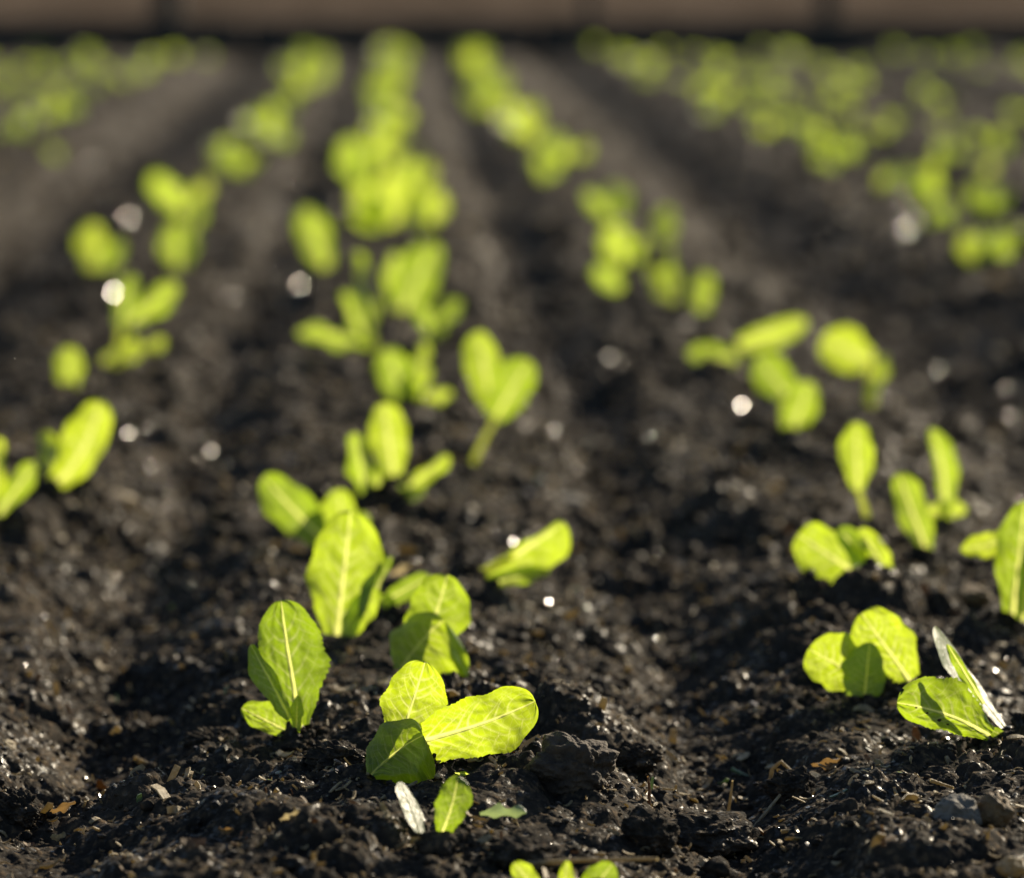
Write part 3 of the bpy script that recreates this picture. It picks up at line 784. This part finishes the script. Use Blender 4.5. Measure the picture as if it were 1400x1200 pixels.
flake('pale wilted leaf lying on the soil at the bottom', 656, 1128, 742, 1124, 16, M_LIMP, 'fallen_leaf', 'leaf', .008, -.5, .004)
flake('bright green scrap of leaf behind the tiny seedling', 622, 1050, 674, 1052, 6, M_LEAF, 'fallen_leaf', 'leaf', .006, .2, .004)

# ------------------------------------------------------------------ pebbles added as sun glints
def pebble(px, py, rpx, label, mat=None, tilt=0.0):
    g = ground_px(px, py); d = float((g - CAM) @ fw); k = d / FPX
    z = z_at(g[0], g[1])
    v = lumpy(ICO2[0], px * .37, .18, 1.2)
    h = nrm(TOSUN + nrm(CAM - g))  # flat face aimed halfway between sun and camera, to shape the glint
    R = np.array(Vector(h).to_track_quat('Z', 'Y').to_matrix())
    v = v * (1, 1, .5); v[:, 2] = np.minimum(v[:, 2], 0.30)
    v = (v * 0.20 * rpx * rpx * k) @ R.T
    o = mesh_obj('glint_pebble', v, ICO2[1], mat or M_PEB, smooth=False)
    o.location = (g[0], g[1], z + rpx * k * 1.1)
    return tag(o, label, 'pebble', 'added pebbles turned to flash the sun')
PB = [(175, 590, 3.0, 'pebble added as sun glint just right of the tall curved leaf'), (1014, 548, 3.6, 'pebble added as brilliant glint left of the two stepping leaves'),
      (994, 615, 3.2, 'pebble added as brilliant glint below the two stepping leaves'), (445, 588, 2.2, 'pebble added as dim glint left of the two glowing ovals'),
      (758, 586, 2.2, 'pebble added as dim glint right of the long-stalked seedling'), (410, 404, 3.0, 'pebble added as dim glint above the leaf pointing left'),
      (175, 300, 3.4, 'pebble added as dim glint left of the wide seedling by the trench'), (702, 740, 3.0, 'pebble added as warm glint above the long flat leaf'),
      (506, 686, 2.6, 'pebble added as sun glint at the foot of the two glowing ovals'), (1385, 482, 2.8, 'pebble added as dim glint at the right border in the trench'),
      (795, 500, 2.0, 'pebble added as faint glint in the right furrow'), (1238, 320, 3.0, 'pebble added as faint glint in the right trench'),
      (1282, 506, 2.2, 'pebble added as faint glint past the sunstruck leaf'), (888, 604, 1.8, 'pebble added as faint glint left of the lower brilliant one'),
      (750, 806, 3.2, 'pebble added as pale glint at the tip of the long flat leaf'), (985, 880, 2.6, 'pebble added as sun glint in the right furrow'),
      (476, 424, 4.2, 'pebble added as the bright glint of the folded leaf'), (155, 412, 4.0, 'pebble added as a leaf glint at the left of the bright fork'),
      (35, 905, 2.0, 'pebble added as small glint in the left furrow'), (68, 560, 1.8, 'pebble added as faint glint behind the tall curved leaf'),
      (655, 506, 3.0, 'orange flashing pebble against the broad leaf'), (760, 512, 3.0, 'orange pebble right of the long-stalked seedling'),
      (862, 804, 3.0, 'orange pebble by the bend of the right furrow')]
for x, y, r, lab in PB:
    pebble(x, y, r, lab, M_TANL if 'orange' in lab else None)

# ------------------------------------------------------------------ the far end of the field
M_BOARD = mat_simple('dark_board', [(0.3, (0.016, 0.018, 0.018)), (0.7, (0.038, 0.038, 0.034))], 0.85, 14, 0, None, 0.004)
M_DRY = mat_simple('dry_ground', [(0.30, (0.034, 0.027, 0.021)), (0.55, (0.090, 0.070, 0.055)), (0.75, (0.145, 0.113, 0.088))], 1.0, 2.2, 0, None, 0.03, 0.0, (1, .07, 1))
def box(x0, x1, y0, y1, z0, z1, bev=0.006):
    import bmesh
    bm = bmesh.new(); bmesh.ops.create_cube(bm, size=1)
    for v in bm.verts:
        v.co = ((x0 + x1) / 2 + v.co.x * (x1 - x0), (y0 + y1) / 2 + v.co.y * (y1 - y0), (z0 + z1) / 2 + v.co.z * (z1 - z0))
    bmesh.ops.bevel(bm, geom=list(bm.edges), offset=bev, segments=2, affect='EDGES', profile=.6)
    vs = [v.co[:] for v in bm.verts]; fs = [[a.index for a in f.verts] for f in bm.faces]; bm.free()
    return vs, fs
KY = 15.35
def part_box(name, x0, x1, y0, y1, z0, z1, o, parent, bev=.006):
    vs, fs = box(x0, x1, y0, y1, z0, z1, bev)
    return mesh_obj(name, np.array(vs) - o, fs, M_BOARD, parent, False)
ko = np.array([0.5, KY, -0.03])
kerb = empty('timber_kerb', ko, 'low dark timber kerb closing the far end of the field', 'kerb')
x = -4.2
while x < 5.2:
    part_box('board', x, x + 1.19, KY - .03, KY + .03, -.14, .115 + .008 * random.random(), ko, kerb)
    part_box('peg', x + .56, x + .62, KY - .075, KY - .033, -.14, .100, ko, kerb)
    x += 1.2
posts = [(232, .11, 'dark post behind the kerb toward the left, the thickest'),
         (805, .055, 'dark post behind the kerb above the right trench'), (1130, .08, 'dark post behind the kerb above the far right bed')]
for px, w_, lab in posts:
    y = KY + 0.35; xx = CAM[0] + (px - 535) / FPX * y
    po = np.array([xx, y, -.06]); pt = empty('fence_post', po, lab, 'post', 'dark posts behind the kerb')
    part_box('shaft', xx - w_ / 2, xx + w_ / 2, y - w_ / 2, y + w_ / 2, -.10, .80, po, pt, .012)
    part_box('cap', xx - w_ * .6, xx + w_ * .6, y - w_ * .6, y + w_ * .6, .803, .84, po, pt, .008)
gx, gy = np.meshgrid(np.linspace(-40, 40, 200), np.linspace(KY + .02, 95, 240), indexing='ij')
gz = -.045 + .03 * gnoise(gx * .7, gy * .7, 81) + .02 * gnoise(gx * 2.3, gy * 2.3, 82)
tag(mesh_obj('dry_ground', np.stack([gx.ravel(), gy.ravel(), gz.ravel()], -1), grid_faces(200, 240)[:, ::-1], M_DRY), kind='structure')

# ------------------------------------------------------------------ light, world, camera
w = bpy.data.worlds.new('World'); bpy.context.scene.world = w; w.use_nodes = True
nt = w.node_tree
bg = nt.nodes.get('Background') or nt.nodes.new('ShaderNodeBackground')
sky = nt.nodes.new('ShaderNodeTexSky'); sky.sky_type = 'NISHITA'; sky.sun_disc = False
sky.sun_elevation = SUN_EL; sky.sun_rotation = SUN_AZ; sky.air_density = 1.0; sky.dust_density = 0.6
nt.links.new(sky.outputs[0], bg.inputs['Color']); bg.inputs['Strength'].default_value = 0.05
sl = bpy.data.lights.new('sun', 'SUN'); sl.energy = 4.5; sl.angle = math.radians(0.53); sl.color = (1.0, 0.86, 0.64)
so = bpy.data.objects.new('sun', sl); C.objects.link(so)
so.rotation_euler = Vector(TOSUN).to_track_quat('Z', 'Y').to_euler(); so.location = (3, 4, 4)

cd = bpy.data.cameras.new('camera'); co = bpy.data.objects.new('camera', cd); C.objects.link(co)
cd.sensor_fit = 'HORIZONTAL'; cd.sensor_width = 36; cd.lens = FPX / W0 * 36
cd.clip_start = 0.05; cd.clip_end = 400
co.location = CAM; co.rotation_euler = (math.pi / 2 - PITCH, 0, -YAW)
cd.dof.use_dof = True; cd.dof.focus_distance = 1.93; cd.dof.aperture_fstop = 5.4
bpy.context.scene.camera = co
sc = bpy.context.scene
sc.view_settings.view_transform = 'Standard'; sc.view_settings.look = 'None'
sc.view_settings.exposure = 0.98; sc.view_settings.gamma = 1.0
sc.cycles.use_denoising = True
sc.cycles.max_bounces = 8; sc.cycles.sample_clamp_indirect = 4
